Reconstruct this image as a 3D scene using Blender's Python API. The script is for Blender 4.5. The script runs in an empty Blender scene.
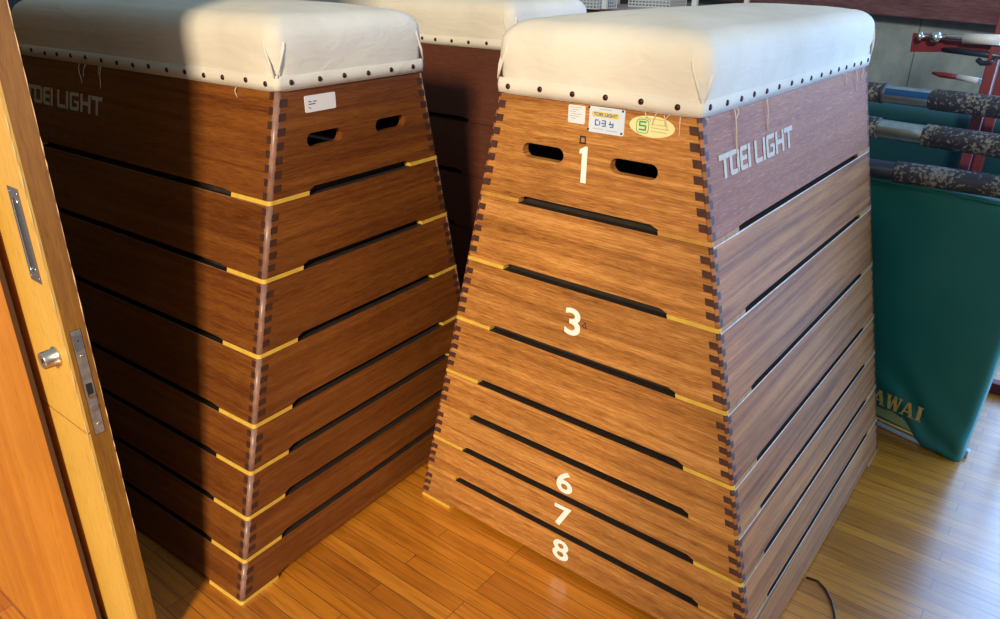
import bpy, bmesh, math, random
from mathutils import Vector, Matrix, noise
from mathutils.geometry import tessellate_polygon
random.seed(7)
S = bpy.context.scene
COL = S.collection
PI = math.pi

# ------------------------------------------------------------------ helpers
def setp(o, **k):
    for a, b in k.items(): o[a] = b
    return o

def link(name, me, mats=(), parent=None, smooth=False):
    o = bpy.data.objects.new(name, me)
    COL.objects.link(o)
    for m in mats: me.materials.append(m)
    if smooth:
        for p in me.polygons: p.use_smooth = True
    if parent is not None: o.parent = parent
    return o

def obj(name, bm, mats, parent=None, smooth=False, fix=True):
    if not isinstance(mats, (list, tuple)): mats = [mats]
    if fix: bmesh.ops.recalc_face_normals(bm, faces=bm.faces[:])
    me = bpy.data.meshes.new(name)
    bm.to_mesh(me); bm.free()
    return link(name, me, mats, parent, smooth)

def thing(name, label, cat, loc=(0, 0, 0), rz=0, group=None):
    o = bpy.data.objects.new(name, None)
    COL.objects.link(o)
    o.empty_display_size = .1
    o.location = loc; o.rotation_euler = (0, 0, rz)
    o['label'] = label; o['category'] = cat
    if group: o['group'] = group
    return o

def new(): 
    b = bmesh.new(); b.loops.layers.uv.new('UV'); return b

def add_box(bm, c, s, mat=0, R=None, bev=0.0):
    vs = []
    for i in range(8):
        v = Vector(((i & 1) - .5, ((i >> 1) & 1) - .5, ((i >> 2) & 1) - .5))
        v = Vector((v.x * s[0], v.y * s[1], v.z * s[2]))
        if R: v = R @ v
        vs.append(bm.verts.new(v + Vector(c)))
    fs = [bm.faces.new([vs[j] for j in f]) for f in ((0, 2, 3, 1), (4, 5, 7, 6), (0, 1, 5, 4), (2, 6, 7, 3), (0, 4, 6, 2), (1, 3, 7, 5))]
    for f in fs: f.material_index = mat
    uvl = bm.loops.layers.uv.active
    if uvl:
        ax = max(range(3), key=lambda i: s[i])
        for f in fs:
            for l in f.loops:
                loc = l.vert.co - Vector(c)
                if R: loc = R.transposed() @ loc
                o_ = [i for i in range(3) if i != ax]
                l[uvl].uv = (loc[ax], loc[o_[0]] + loc[o_[1]])
    if bev > 0:
        es = list({e for f in fs for e in f.edges})
        r = bmesh.ops.bevel(bm, geom=es, offset=bev, segments=2, affect='EDGES', profile=.6)
        for f in r['faces']: f.material_index = mat
    return fs

def add_tube(bm, pts, rad, n=8, mat=0, cap=True):
    pts = [Vector(p) for p in pts]
    rads = rad if isinstance(rad, (list, tuple)) else [rad] * len(pts)
    rings = []
    up = None
    for i, p in enumerate(pts):
        t = (pts[min(i + 1, len(pts) - 1)] - pts[max(i - 1, 0)]).normalized()
        if up is None:
            up = Vector((0, 0, 1)) if abs(t.z) < .9 else Vector((1, 0, 0))
        a = t.cross(up).normalized(); b = a.cross(t).normalized(); up = b
        rings.append([bm.verts.new(p + (a * math.cos(2 * PI * k / n) + b * math.sin(2 * PI * k / n)) * rads[i]) for k in range(n)])
    fs = []
    for i in range(len(rings) - 1):
        for k in range(n):
            f = bm.faces.new((rings[i][k], rings[i][(k + 1) % n], rings[i + 1][(k + 1) % n], rings[i + 1][k])); fs.append(f)
    if cap:
        fs.append(bm.faces.new(rings[0][::-1])); fs.append(bm.faces.new(rings[-1]))
    for f in fs: f.material_index = mat; f.smooth = True
    if cap: fs[-1].smooth = fs[-2].smooth = False
    return fs

def add_lathe(bm, prof, M, n=16, mat=0):
    rings = []
    for r, h in prof:
        rings.append([bm.verts.new(M @ Vector((r * math.cos(2 * PI * k / n), r * math.sin(2 * PI * k / n), h))) for k in range(n)])
    for i in range(len(rings) - 1):
        for k in range(n):
            f = bm.faces.new((rings[i][k], rings[i][(k + 1) % n], rings[i + 1][(k + 1) % n], rings[i + 1][k]))
            f.material_index = mat; f.smooth = True
    f = bm.faces.new(rings[-1]); f.material_index = mat
    f = bm.faces.new(rings[0][::-1]); f.material_index = mat

def add_board(bm, fn, nrm, outline, holes=(), th=.02, mat=0, mat_in=None, mat_top=None, uvo=(0, 0)):
    """plate whose face follows fn(u,z); outline and holes are (u,z) loops"""
    loops = [list(outline)] + [list(h) for h in holes]
    flat = [p for l in loops for p in l]
    uvl = bm.loops.layers.uv.active
    tris = tessellate_polygon([[Vector((p[0], p[1], 0)) for p in l] for l in loops])
    F = [bm.verts.new(fn(u, z)) for u, z in flat]
    B = [bm.verts.new(fn(u, z) - nrm * th) for u, z in flat]
    idx = {}
    for i, v in enumerate(F): idx[v] = i
    for i, v in enumerate(B): idx[v] = i
    def fin(f, m):
        f.material_index = m
        for l in f.loops:
            u, z = flat[idx[l.vert]]
            l[uvl].uv = (u + uvo[0], z + uvo[1])
    for t in tris:
        if len(set(t)) < 3: continue
        try:
            fin(bm.faces.new([F[i] for i in t]), mat); fin(bm.faces.new([B[i] for i in reversed(t)]), mat if mat_in is None else mat_in)
        except ValueError: pass
    k = 0
    zt = max(p[1] for p in outline)
    for l in loops:
        n = len(l)
        for i in range(n):
            a, b = k + i, k + (i + 1) % n
            m = mat
            if mat_top is not None and abs(flat[a][1] - zt) < 1e-5 and abs(flat[b][1] - zt) < 1e-5: m = mat_top
            fin(bm.faces.new((F[a], F[b], B[b], B[a])), m)
        k += n

# ------------------------------------------------------------------ materials
def mat(name):
    m = bpy.data.materials.new(name); m.use_nodes = True
    nt = m.node_tree
    b = nt.nodes['Principled BSDF']
    return m, nt, b

def N(nt, typ, **k):
    n = nt.nodes.new(typ)
    for a, v in k.items():
        if a.startswith('i_'):
            key = a[2:].replace('_', ' ')
            n.inputs[int(key) if key.isdigit() else key].default_value = v
        else: setattr(n, a, v)
    return n

def ramp(nt, fac, stops):
    r = nt.nodes.new('ShaderNodeValToRGB')
    e = r.color_ramp.elements
    while len(e) < len(stops): e.new(.5)
    for x, (p, c) in zip(e, stops): x.position = p; x.color = (*c, 1) if len(c) == 3 else c
    nt.links.new(fac, r.inputs[0]); return r

def plain(name, col, rough=.5, metal=0, bump=0, bscale=200, var=0, spec=.5):
    m, nt, b = mat(name)
    b.inputs['Roughness'].default_value = rough; b.inputs['Metallic'].default_value = metal
    b.inputs['Specular IOR Level'].default_value = spec
    b.inputs['Base Color'].default_value = (*col, 1)
    tc = N(nt, 'ShaderNodeTexCoord')
    if var or bump:
        nz = N(nt, 'ShaderNodeTexNoise', i_Scale=bscale, i_Detail=4.0)
        nt.links.new(tc.outputs['Object'], nz.inputs['Vector'])
        if var:
            r = ramp(nt, nz.outputs['Fac'], [(.25, tuple(c * (1 - var) for c in col)), (.75, tuple(min(1, c * (1 + var)) for c in col))])
            nt.links.new(r.outputs[0], b.inputs['Base Color'])
        if bump:
            bp = N(nt, 'ShaderNodeBump', i_Strength=bump, i_Distance=.002)
            nt.links.new(nz.outputs['Fac'], bp.inputs['Height']); nt.links.new(bp.outputs[0], b.inputs['Normal'])
    return m

def wood(name, dark, mid, light, scale=1.0, rough=.42, scratch=0.0, coords='UV', axis=0, figure=1.0, blotch=.22):
    """grain runs along the first texture axis"""
    m, nt, b = mat(name)
    L = nt.links.new
    tc = N(nt, 'ShaderNodeTexCoord')
    mp = N(nt, 'ShaderNodeMapping')
    sc = [24 * scale, 380 * scale, 380 * scale]
    if axis: sc[0], sc[axis] = sc[axis], sc[0]
    mp.inputs['Scale'].default_value = sc
    L(tc.outputs[coords], mp.inputs[0])
    fine = N(nt, 'ShaderNodeTexNoise', i_Scale=1.0, i_Detail=6.0, i_Roughness=.62, i_Distortion=.5)
    L(mp.outputs[0], fine.inputs['Vector'])
    mp2 = N(nt, 'ShaderNodeMapping')
    sc2 = [1.0 * scale, 34 * scale, 34 * scale]
    if axis: sc2[0], sc2[axis] = sc2[axis], sc2[0]
    mp2.inputs['Scale'].default_value = sc2
    L(tc.outputs[coords], mp2.inputs[0])
    fig = N(nt, 'ShaderNodeTexNoise', i_Scale=1.0, i_Detail=3.0, i_Roughness=.5, i_Distortion=1.4)
    L(mp2.outputs[0], fig.inputs['Vector'])
    mx = N(nt, 'ShaderNodeMix', data_type='FLOAT'); mx.inputs[0].default_value = .45 * figure
    L(fine.outputs['Fac'], mx.inputs[2]); L(fig.outputs['Fac'], mx.inputs[3])
    r = ramp(nt, mx.outputs[0], [(.36, dark), (.5, mid), (.64, light)])
    big = N(nt, 'ShaderNodeTexNoise', i_Scale=3.0, i_Detail=5.0)
    L(tc.outputs[coords], big.inputs['Vector'])
    br = ramp(nt, big.outputs['Fac'], [(.3, (1 - blotch,) * 3), (.6, (1, 1, 1))])
    mul = N(nt, 'ShaderNodeMix', data_type='RGBA', blend_type='MULTIPLY'); mul.inputs[0].default_value = 1
    L(r.outputs[0], mul.inputs[6]); L(br.outputs[0], mul.inputs[7])
    out = mul.outputs[2]
    # pores and scratches
    po = N(nt, 'ShaderNodeTexNoise', i_Scale=2.4, i_Detail=2.0)
    L(mp.outputs[0], po.inputs['Vector'])
    pr = ramp(nt, po.outputs['Fac'], [(.30, (.55, .5, .45)), (.40, (1, 1, 1))])
    m2 = N(nt, 'ShaderNodeMix', data_type='RGBA', blend_type='MULTIPLY'); m2.inputs[0].default_value = .8
    L(out, m2.inputs[6]); L(pr.outputs[0], m2.inputs[7]); out = m2.outputs[2]
    if scratch:
        for ang, s_ in ((.6, 60), (-.5, 75), (1.3, 50)):
            mr = N(nt, 'ShaderNodeMapping'); mr.inputs['Rotation'].default_value = (0, 0, ang); mr.inputs['Scale'].default_value = (s_ * .5, s_ * 5, 1)
            L(tc.outputs['UV'], mr.inputs[0])
            w = N(nt, 'ShaderNodeTexNoise', i_Scale=1.0, i_Detail=2.0, i_Distortion=.3); L(mr.outputs[0], w.inputs['Vector'])
            wr = ramp(nt, w.outputs['Fac'], [(.60, (0, 0, 0)), (.72, (scratch,) * 3)])
            m3 = N(nt, 'ShaderNodeMix', data_type='RGBA'); L(wr.outputs[0], m3.inputs[0]); L(out, m3.inputs[6]); m3.inputs[7].default_value = (.55, .45, .40, 1)
            out = m3.outputs[2]
    L(out, b.inputs['Base Color'])
    b.inputs['Roughness'].default_value = rough
    bp = N(nt, 'ShaderNodeBump', i_Strength=.25, i_Distance=.0006); L(mx.outputs[0], bp.inputs['Height']); L(bp.outputs[0], b.inputs['Normal'])
    return m

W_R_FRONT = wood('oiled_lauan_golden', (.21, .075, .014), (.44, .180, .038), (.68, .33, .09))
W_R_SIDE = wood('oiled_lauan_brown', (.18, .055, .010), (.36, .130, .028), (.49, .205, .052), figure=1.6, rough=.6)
W_R_SCUFF = wood('scuffed_lauan', (.23, .072, .028), (.31, .105, .042), (.39, .15, .065), figure=.8, scratch=.2, rough=.65)
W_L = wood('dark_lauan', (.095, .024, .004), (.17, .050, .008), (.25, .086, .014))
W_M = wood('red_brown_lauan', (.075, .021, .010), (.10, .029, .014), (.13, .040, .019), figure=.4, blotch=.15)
END = plain('end_grain', (.062, .022, .014), .6, var=.35, bscale=90)
END_L = plain('end_grain_dark', (.05, .016, .008), .6, var=.35, bscale=90)
LIP = plain('inner_frame_wood', (.026, .018, .013), .6, var=.3, bscale=30)
WORN = plain('worn_glint_edge', (.62, .54, .45), .4, var=.3, bscale=60)  # worn arris with the glint on its top edge put into the colour
WORN_L = plain('worn_brown_edge', (.26, .13, .06), .4, var=.3, bscale=60)
BEAD_R = plain('corner_bead_brown', (.34, .13, .035), .6, var=.35, bscale=40)
BEAD_L = plain('corner_bead_mauve', (.26, .14, .10), .35, var=.3, bscale=50)
YEL = plain('yellow_edge_strip', (.66, .42, .06), .45, var=.15, bscale=40)
YEL_O = plain('amber_edge_strip', (.50, .25, .045), .45, var=.2, bscale=40)
YEL_SHADE = plain('shaded_tan_edge_strip', (.34, .17, .05), .6, var=.3, bscale=60)  # darker copy of the yellow strip, side-face shade put into the colour
INK = plain('black_ink', (.02, .02, .025), .5)
WHITE = plain('white_paint', (.83, .82, .76), .5)
CREAM_INK = plain('cream_stencil_paint', (.52, .45, .34), .6, var=.25, bscale=220)
PAPER = plain('white_label_paper', (.72, .72, .74), .5)
TIN = plain('pale_blue_tinplate', (.60, .70, .80), .35)
LYEL = plain('pale_yellow_label', (.78, .74, .36), .45)
GREEN_INK = plain('green_ink', (.02, .36, .13), .5)
BLUE_INK = plain('blue_ink', (.03, .10, .40), .5)
NAIL = plain('bronze_stud', (.05, .018, .014), .28, .6)
GLINT = plain('steel', (.55, .56, .58), .25, 1)
THREAD = plain('frayed_thread', (.62, .50, .36), .8)

def canvas():
    m, nt, b = mat('cream_canvas'); L = nt.links.new
    tc = N(nt, 'ShaderNodeTexCoord')
    n1 = N(nt, 'ShaderNodeTexNoise', i_Scale=3.5, i_Detail=5.0, i_Roughness=.6); L(tc.outputs['Object'], n1.inputs['Vector'])
    r = ramp(nt, n1.outputs['Fac'], [(.3, (.60, .56, .47)), (.6, (.70, .67, .58))])
    L(r.outputs[0], b.inputs['Base Color']); b.inputs['Roughness'].default_value = .8
    b.inputs['Specular IOR Level'].default_value = .25
    mp = N(nt, 'ShaderNodeMapping'); mp.inputs['Scale'].default_value = (6, 3, 14); L(tc.outputs['Object'], mp.inputs[0])
    n2 = N(nt, 'ShaderNodeTexNoise', i_Scale=2.2, i_Detail=4.0, i_Distortion=.8); L(mp.outputs[0], n2.inputs['Vector'])
    n3 = N(nt, 'ShaderNodeTexNoise', i_Scale=700.0, i_Detail=1.0); L(tc.outputs['Object'], n3.inputs['Vector'])
    b1 = N(nt, 'ShaderNodeBump', i_Strength=.45, i_Distance=.006); L(n2.outputs['Fac'], b1.inputs['Height'])
    b2 = N(nt, 'ShaderNodeBump', i_Strength=.15, i_Distance=.0008); L(n3.outputs['Fac'], b2.inputs['Height']); L(b1.outputs[0], b2.inputs['Normal'])
    L(b2.outputs[0], b.inputs['Normal'])
    return m
CANVAS = canvas()
CANVAS_B = CANVAS

def floor_mat():
    m, nt, b = mat('varnished_strip_floor'); L = nt.links.new
    tc = N(nt, 'ShaderNodeTexCoord')
    mp = N(nt, 'ShaderNodeMapping'); mp.inputs['Rotation'].default_value = (0, 0, math.radians(-.6)); mp.inputs['Location'].default_value = (.13, .02, 0)
    L(tc.outputs['Object'], mp.inputs[0])
    br = N(nt, 'ShaderNodeTexBrick', offset=.37, offset_frequency=3, squash=1.0)
    br.inputs['Scale'].default_value = 1; br.inputs['Brick Width'].default_value = .52; br.inputs['Row Height'].default_value = .040
    br.inputs['Mortar Size'].default_value = .0009; br.inputs['Mortar Smooth'].default_value = .1; br.inputs['Bias'].default_value = 0
    br.inputs['Color1'].default_value = (0, 0, 0, 1); br.inputs['Color2'].default_value = (1, 1, 1, 1); br.inputs['Mortar'].default_value = (.5, .5, .5, 1)
    L(mp.outputs[0], br.inputs['Vector'])
    sep = N(nt, 'ShaderNodeSeparateColor'); L(br.outputs['Color'], sep.inputs[0])
    # per-plank shift of the grain coordinates
    off = N(nt, 'ShaderNodeVectorMath', operation='SCALE'); off.inputs[0].default_value = (3.1, 7.7, 1.3); L(sep.outputs[0], off.inputs['Scale'])
    ad = N(nt, 'ShaderNodeVectorMath', operation='ADD'); L(mp.outputs[0], ad.inputs[0]); L(off.outputs[0], ad.inputs[1])
    g = N(nt, 'ShaderNodeMapping'); g.inputs['Scale'].default_value = (5, 90, 1); L(ad.outputs[0], g.inputs[0])
    n1 = N(nt, 'ShaderNodeTexNoise', i_Scale=1.0, i_Detail=5.0, i_Roughness=.6, i_Distortion=.9); L(g.outputs[0], n1.inputs['Vector'])
    base = ramp(nt, sep.outputs[0], [(0, (.46, .150, .010)), (.35, (.58, .205, .012)), (.7, (.63, .225, .014)), (1, (.68, .26, .022))])
    gr = ramp(nt, n1.outputs['Fac'], [(.3, (.62, .55, .45)), (.55, (1, 1, 1)), (.75, (1.12, 1.1, 1.05))])
    mu = N(nt, 'ShaderNodeMix', data_type='RGBA', blend_type='MULTIPLY'); mu.inputs[0].default_value = 1; L(base.outputs[0], mu.inputs[6]); L(gr.outputs[0], mu.inputs[7])
    # knots / dark spots
    vo = N(nt, 'ShaderNodeTexVoronoi', i_Scale=5.0); L(mp.outputs[0], vo.inputs['Vector'])
    vr = ramp(nt, vo.outputs['Distance'], [(.018, (.16, .07, .03)), (.035, (1, 1, 1))])
    mk = N(nt, 'ShaderNodeMix', data_type='RGBA', blend_type='MULTIPLY'); mk.inputs[0].default_value = .9; L(mu.outputs[2], mk.inputs[6]); L(vr.outputs[0], mk.inputs[7])
    mm = N(nt, 'ShaderNodeMix', data_type='RGBA'); L(br.outputs['Fac'], mm.inputs[0]); L(mk.outputs[2], mm.inputs[6]); mm.inputs[7].default_value = (.11, .04, .01, 1)
    L(mm.outputs[2], b.inputs['Base Color'])
    # gloss with wear
    w = N(nt, 'ShaderNodeTexNoise', i_Scale=9.0, i_Detail=6.0, i_Roughness=.7); L(tc.outputs['Object'], w.inputs['Vector'])
    mr = N(nt, 'ShaderNodeMapRange'); mr.inputs['To Min'].default_value = .20; mr.inputs['To Max'].default_value = .42; L(w.outputs['Fac'], mr.inputs['Value'])
    L(mr.outputs[0], b.inputs['Roughness'])
    gs = N(nt, 'ShaderNodeMapping'); gs.inputs['Scale'].default_value = (60, 60, 60); L(tc.outputs['Object'], gs.inputs[0])
    sn = N(nt, 'ShaderNodeTexNoise', i_Scale=1.0, i_Detail=4.0, i_Distortion=1.5); L(gs.outputs[0], sn.inputs['Vector'])
    inv = N(nt, 'ShaderNodeMath', operation='MULTIPLY_ADD'); L(br.outputs['Fac'], inv.inputs[0]); inv.inputs[1].default_value = -1.5; L(sn.outputs['Fac'], inv.inputs[2])
    b.inputs['Specular IOR Level'].default_value = .9; b.inputs['Coat Weight'].default_value = 1.0; b.inputs['Coat IOR'].default_value = 1.75; b.inputs['Coat Roughness'].default_value = .22
    bp = N(nt, 'ShaderNodeBump', i_Strength=.35, i_Distance=.0012); L(inv.outputs[0], bp.inputs['Height']); L(bp.outputs[0], b.inputs['Normal'])
    return m
FLOOR = floor_mat()

def concrete():
    m, nt, b = mat('grey_concrete'); L = nt.links.new
    tc = N(nt, 'ShaderNodeTexCoord')
    n = N(nt, 'ShaderNodeTexNoise', i_Scale=9.0, i_Detail=8.0, i_Roughness=.7); L(tc.outputs['Object'], n.inputs['Vector'])
    r = ramp(nt, n.outputs['Fac'], [(.3, (.20, .29, .35)), (.7, (.32, .43, .50))])
    br = N(nt, 'ShaderNodeTexBrick', offset=0.0); br.inputs['Scale'].default_value = 1; br.inputs['Brick Width'].default_value = .9; br.inputs['Row Height'].default_value = 30; br.inputs['Mortar Size'].default_value = .004
    mp = N(nt, 'ShaderNodeMapping'); mp.inputs['Rotation'].default_value = (PI / 2, 0, 0); mp.inputs['Location'].default_value = (.29, 0, .0); L(tc.outputs['Object'], mp.inputs[0]); L(mp.outputs[0], br.inputs['Vector'])
    mx = N(nt, 'ShaderNodeMix', data_type='RGBA'); L(br.outputs['Fac'], mx.inputs[0]); L(r.outputs[0], mx.inputs[6]); mx.inputs[7].default_value = (.10, .12, .14, 1)
    L(mx.outputs[2], b.inputs['Base Color']); b.inputs['Roughness'].default_value = .8
    bp = N(nt, 'ShaderNodeBump', i_Strength=.4, i_Distance=.004); L(n.outputs['Fac'], bp.inputs['Height']); L(bp.outputs[0], b.inputs['Normal'])
    return m
CONC = concrete()
SILL = wood('purple_brown_sill', (.09, .045, .06), (.16, .085, .11), (.25, .155, .19), coords='Object', scale=.5, rough=.4)
DOORFACE = wood('yellow_door_veneer', (.64, .36, .055), (.69, .405, .07), (.73, .44, .085), coords='Object', axis=2, scale=.5, figure=.6, blotch=.06, rough=.4)
DOOREDGE = wood('brown_door_edge', (.20, .078, .004), (.29, .115, .007), (.36, .15, .014), coords='Object', axis=2, scale=.6, blotch=.2, rough=.45)
PANEL = wood('orange_plywood_panel', (.50, .165, .008), (.60, .215, .012), (.67, .27, .025), coords='Object', axis=2, scale=.35, figure=1.3, blotch=.15, rough=.4)
DARKWOOD = plain('dark_panel_edge', (.07, .03, .012), .7)
CHIP = plain('chipped_raw_wood', (.75, .50, .24), .8)
BRASS = plain('satin_nickel', (.72, .62, .50), .25, 1)
STEEL_OLD = plain('tarnished_steel_plate', (.42, .36, .27), .42, .8, var=.3, bscale=60)
BLACK = plain('black_void', (.008, .008, .008), .8)
REDP = plain('red_painted_steel', (.15, .020, .03), .5, var=.25, bscale=20)
CHROME = plain('worn_chrome_tube', (.36, .46, .50), .30, .85, var=.2, bscale=40)
NAVY = plain('navy_tube', (.03, .045, .075), .35, .3)
PBLUE = plain('blue_tape_label', (.005, .06, .22), .35)
SHELFW = plain('white_painted_post', (.55, .62, .66), .4)
SHELFB = plain('lilac_shelf_board', (.42, .36, .44), .4, var=.1, bscale=8)
SHELFE = plain('shelf_board_edge', (.09, .04, .035), .5)
BASK = plain('grey_plastic_basket', (.45, .52, .58), .5)
DARKW = plain('dark_grey_plaster', (.06, .07, .08), .85, var=.2, bscale=6)
PLAST = plain('off_white_plaster', (.35, .36, .36), .85, var=.1, bscale=6)

def grip_mat():
    m, nt, b = mat('worn_black_tube'); L = nt.links.new
    tc = N(nt, 'ShaderNodeTexCoord')
    n = N(nt, 'ShaderNodeTexNoise', i_Scale=110.0, i_Detail=3.0, i_Roughness=.6); L(tc.outputs['Object'], n.inputs['Vector'])
    n2 = N(nt, 'ShaderNodeTexNoise', i_Scale=9.0, i_Detail=2.0); L(tc.outputs['Object'], n2.inputs['Vector'])
    a = N(nt, 'ShaderNodeMath', operation='MULTIPLY_ADD'); L(n2.outputs['Fac'], a.inputs[0]); a.inputs[1].default_value = .5; L(n.outputs['Fac'], a.inputs[2])
    r = ramp(nt, a.outputs[0], [(.80, (.028, .033, .055)), (.88, (.24, .24, .23))])
    L(r.outputs[0], b.inputs['Base Color']); b.inputs['Roughness'].default_value = .38
    return m
GRIP = grip_mat()

def vinyl(name, c):
    m, nt, b = mat(name); L = nt.links.new
    b.inputs['Base Color'].default_value = (*c, 1); b.inputs['Roughness'].default_value = .45
    tc = N(nt, 'ShaderNodeTexCoord')
    n = N(nt, 'ShaderNodeTexNoise', i_Scale=7.0, i_Detail=3.0, i_Distortion=.6); L(tc.outputs['Object'], n.inputs['Vector'])
    bp = N(nt, 'ShaderNodeBump', i_Strength=.4, i_Distance=.01); L(n.outputs['Fac'], bp.inputs['Height']); L(bp.outputs[0], b.inputs['Normal'])
    return m
GREEN = vinyl('green_vinyl', (.010, .20, .185))
TEAL = vinyl('dark_teal_vinyl', (.006, .07, .10))
GOLD = plain('gold_lettering', (.85, .58, .14), .5, var=.2, bscale=80)
LGREEN = plain('pale_green_board', (.42, .52, .24), .5)
GREENPIPE = plain('green_cover_edging', (.02, .20, .14), .4)

# ------------------------------------------------------------------ lettering
def text_bm(bm, s, fn, nrm, cu, cz, h, sx=1.0, bold=.03, mat_i=0, off=.0008):
    """font outline mapped through fn(u,z)"""
    c = bpy.data.curves.new('t', 'FONT'); c.body = s; c.align_x = 'CENTER'; c.align_y = 'CENTER'; c.offset = bold; c.resolution_u = 5
    o = bpy.data.objects.new('t', c); COL.objects.link(o)
    dg = bpy.context.evaluated_depsgraph_get()
    me = bpy.data.meshes.new_from_object(o.evaluated_get(dg))
    ys = [v.co.y for v in me.vertices]; y0, y1 = min(ys), max(ys)
    xs = [v.co.x for v in me.vertices]; xc = (min(xs) + max(xs)) / 2
    k = h / (y1 - y0)
    vs = [bm.verts.new(fn(cu + (v.co.x - xc) * k * sx, cz + (v.co.y - (y0 + y1) / 2) * k) + nrm * off) for v in me.vertices]
    for p in me.polygons:
        try: bm.faces.new([vs[i] for i in p.vertices]).material_index = mat_i
        except ValueError: pass
    bpy.data.objects.remove(o); bpy.data.curves.remove(c); bpy.data.meshes.remove(me)

def poly(bm, pts, fn, nrm, off=.0008, mat_i=0):
    vs = [bm.verts.new(fn(u, z) + nrm * off) for u, z in pts]
    for t in tessellate_polygon([[Vector((p[0], p[1], 0)) for p in pts]]):
        bm.faces.new([vs[i] for i in t]).material_index = mat_i

def strokes(bm, segs, fn, nrm, x0, z0, sx, sz, w, off=.0008):
    """axis-aligned strokes: (xa,za,xb,zb) in letter units"""
    for xa, za, xb, zb in segs:
        X0, X1 = sorted((xa, xb)); Z0, Z1 = sorted((za, zb))
        poly(bm, [(x0 + X0 * sx, z0 + Z0 * sz), (x0 + X1 * sx, z0 + Z0 * sz), (x0 + X1 * sx, z0 + Z1 * sz), (x0 + X0 * sx, z0 + Z1 * sz)], fn, nrm, off)

def toei(bm, fn, nrm, u0, z0, W, H, off=.001, word=0):
    # wide squared letters, unit height 1, stroke .2 ; total width 8.2 units
    def ring(x, w, s=.2, gap=None):
        c = .12
        out = [(x + c, 0), (x + w - c, 0), (x + w, c), (x + w, 1 - c), (x + w - c, 1), (x + c, 1), (x, 1 - c), (x, c)]
        return out
    k = W / 8.25
    def P(pts): poly(bm, [(u0 + a * k, z0 + b * H) for a, b in pts], fn, nrm, off)
    def R(a, b, c, d): P([(a, b), (c, b), (c, d), (a, d)])
    if word == 1: return toei_light(P, R)
    # T
    R(0, .78, 1.05, 1); R(.42, 0, .66, .78)
    # O
    x = 1.0; P([(x + .28, 0), (x + .28, .2), (x + .24, .24), (x + .24, .76), (x + .3, .8), (x + .3, 1), (x + .12, 1), (x, .88), (x, .12), (x + .12, 0)])
    P([(x + .28, 0), (x + .8, 0), (x + .8, .2), (x + .28, .2)]); P([(x + .3, .8), (x + .8, .8), (x + .8, 1), (x + .3, 1)])
    P([(x + .8, 0), (x + .93, .12), (x + .93, .88), (x + .8, 1), (x + .69, 1), (x + .69, 0)])
    # E
    x = 2.02; P([(x + .12, 0), (x + .24, 0), (x + .24, 1), (x + .12, 1), (x, .88), (x, .12)])
    R(x + .24, 0, x + .75, .19); R(x + .24, .405, x + .70, .595); R(x + .24, .81, x + .75, 1)
    R(x + .82, 0, x + 1.06, 1)
def toei_light(P, R):
    # L
    x = 3.55; P([(x, .12), (x + .12, 0), (x + .24, 0), (x + .24, 1), (x, 1)]); R(x + .24, 0, x + .85, .2)
    # I
    R(4.48, 0, 4.72, 1)
    # G
    x = 4.86; P([(x + .12, 0), (x + .24, 0), (x + .24, 1), (x + .12, 1), (x, .88), (x, .12)])
    R(x + .24, .8, x + .95, 1); R(x + .24, 0, x + .72, .2); P([(x + .72, 0), (x + .83, 0), (x + .95, .12), (x + .95, .56), (x + .72, .56)]); R(x + .45, .42, x + .72, .56)
    # H
    x = 5.95; R(x, 0, x + .24, 1); R(x + .24, .4, x + .78, .6); R(x + .78, 0, x + 1.02, 1)
    # T
    x = 7.05; R(x, .78, x + 1.05, 1); R(x + .42, 0, x + .66, .78)

# ------------------------------------------------------------------ vaulting box
H = 1.12
ZT = [1.12, .89741, .74057, .58140, .42712, .31875, .21095, .10575, 0]
HW0, HW1, HL0, HL1 = .21256, .47168, .51786, .51989
def hw(z): return HW0 + (HW1 - HW0) * (1 - z / H)
def hl(z): return HL0 + (HL1 - HL0) * (1 - z / H)
TX = math.atan((HW1 - HW0) / H)
FACES = {
    'front': (lambda u, z: Vector((u, -hl(z), z)), Vector((0, -1, 0)), hw),
    'back': (lambda u, z: Vector((-u, hl(z), z)), Vector((0, 1, 0)), hw),
    'right': (lambda u, z: Vector((hw(z), u, z)), Vector((math.cos(TX), 0, math.sin(TX))), hl),
    'left': (lambda u, z: Vector((-hw(z), -u, z)), Vector((-math.cos(TX), 0, math.sin(TX))), hl),
}
def slot(cu, cz, w, h, n=7):
    r = h / 2; pts = []
    for s, a0 in ((1, -PI / 2), (-1, PI / 2)):
        for i in range(n + 1):
            a = a0 + PI * i / n
            pts.append((cu + s * (w / 2 - r) + r * math.cos(a), cz + r * math.sin(a)))
    return pts

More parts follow.
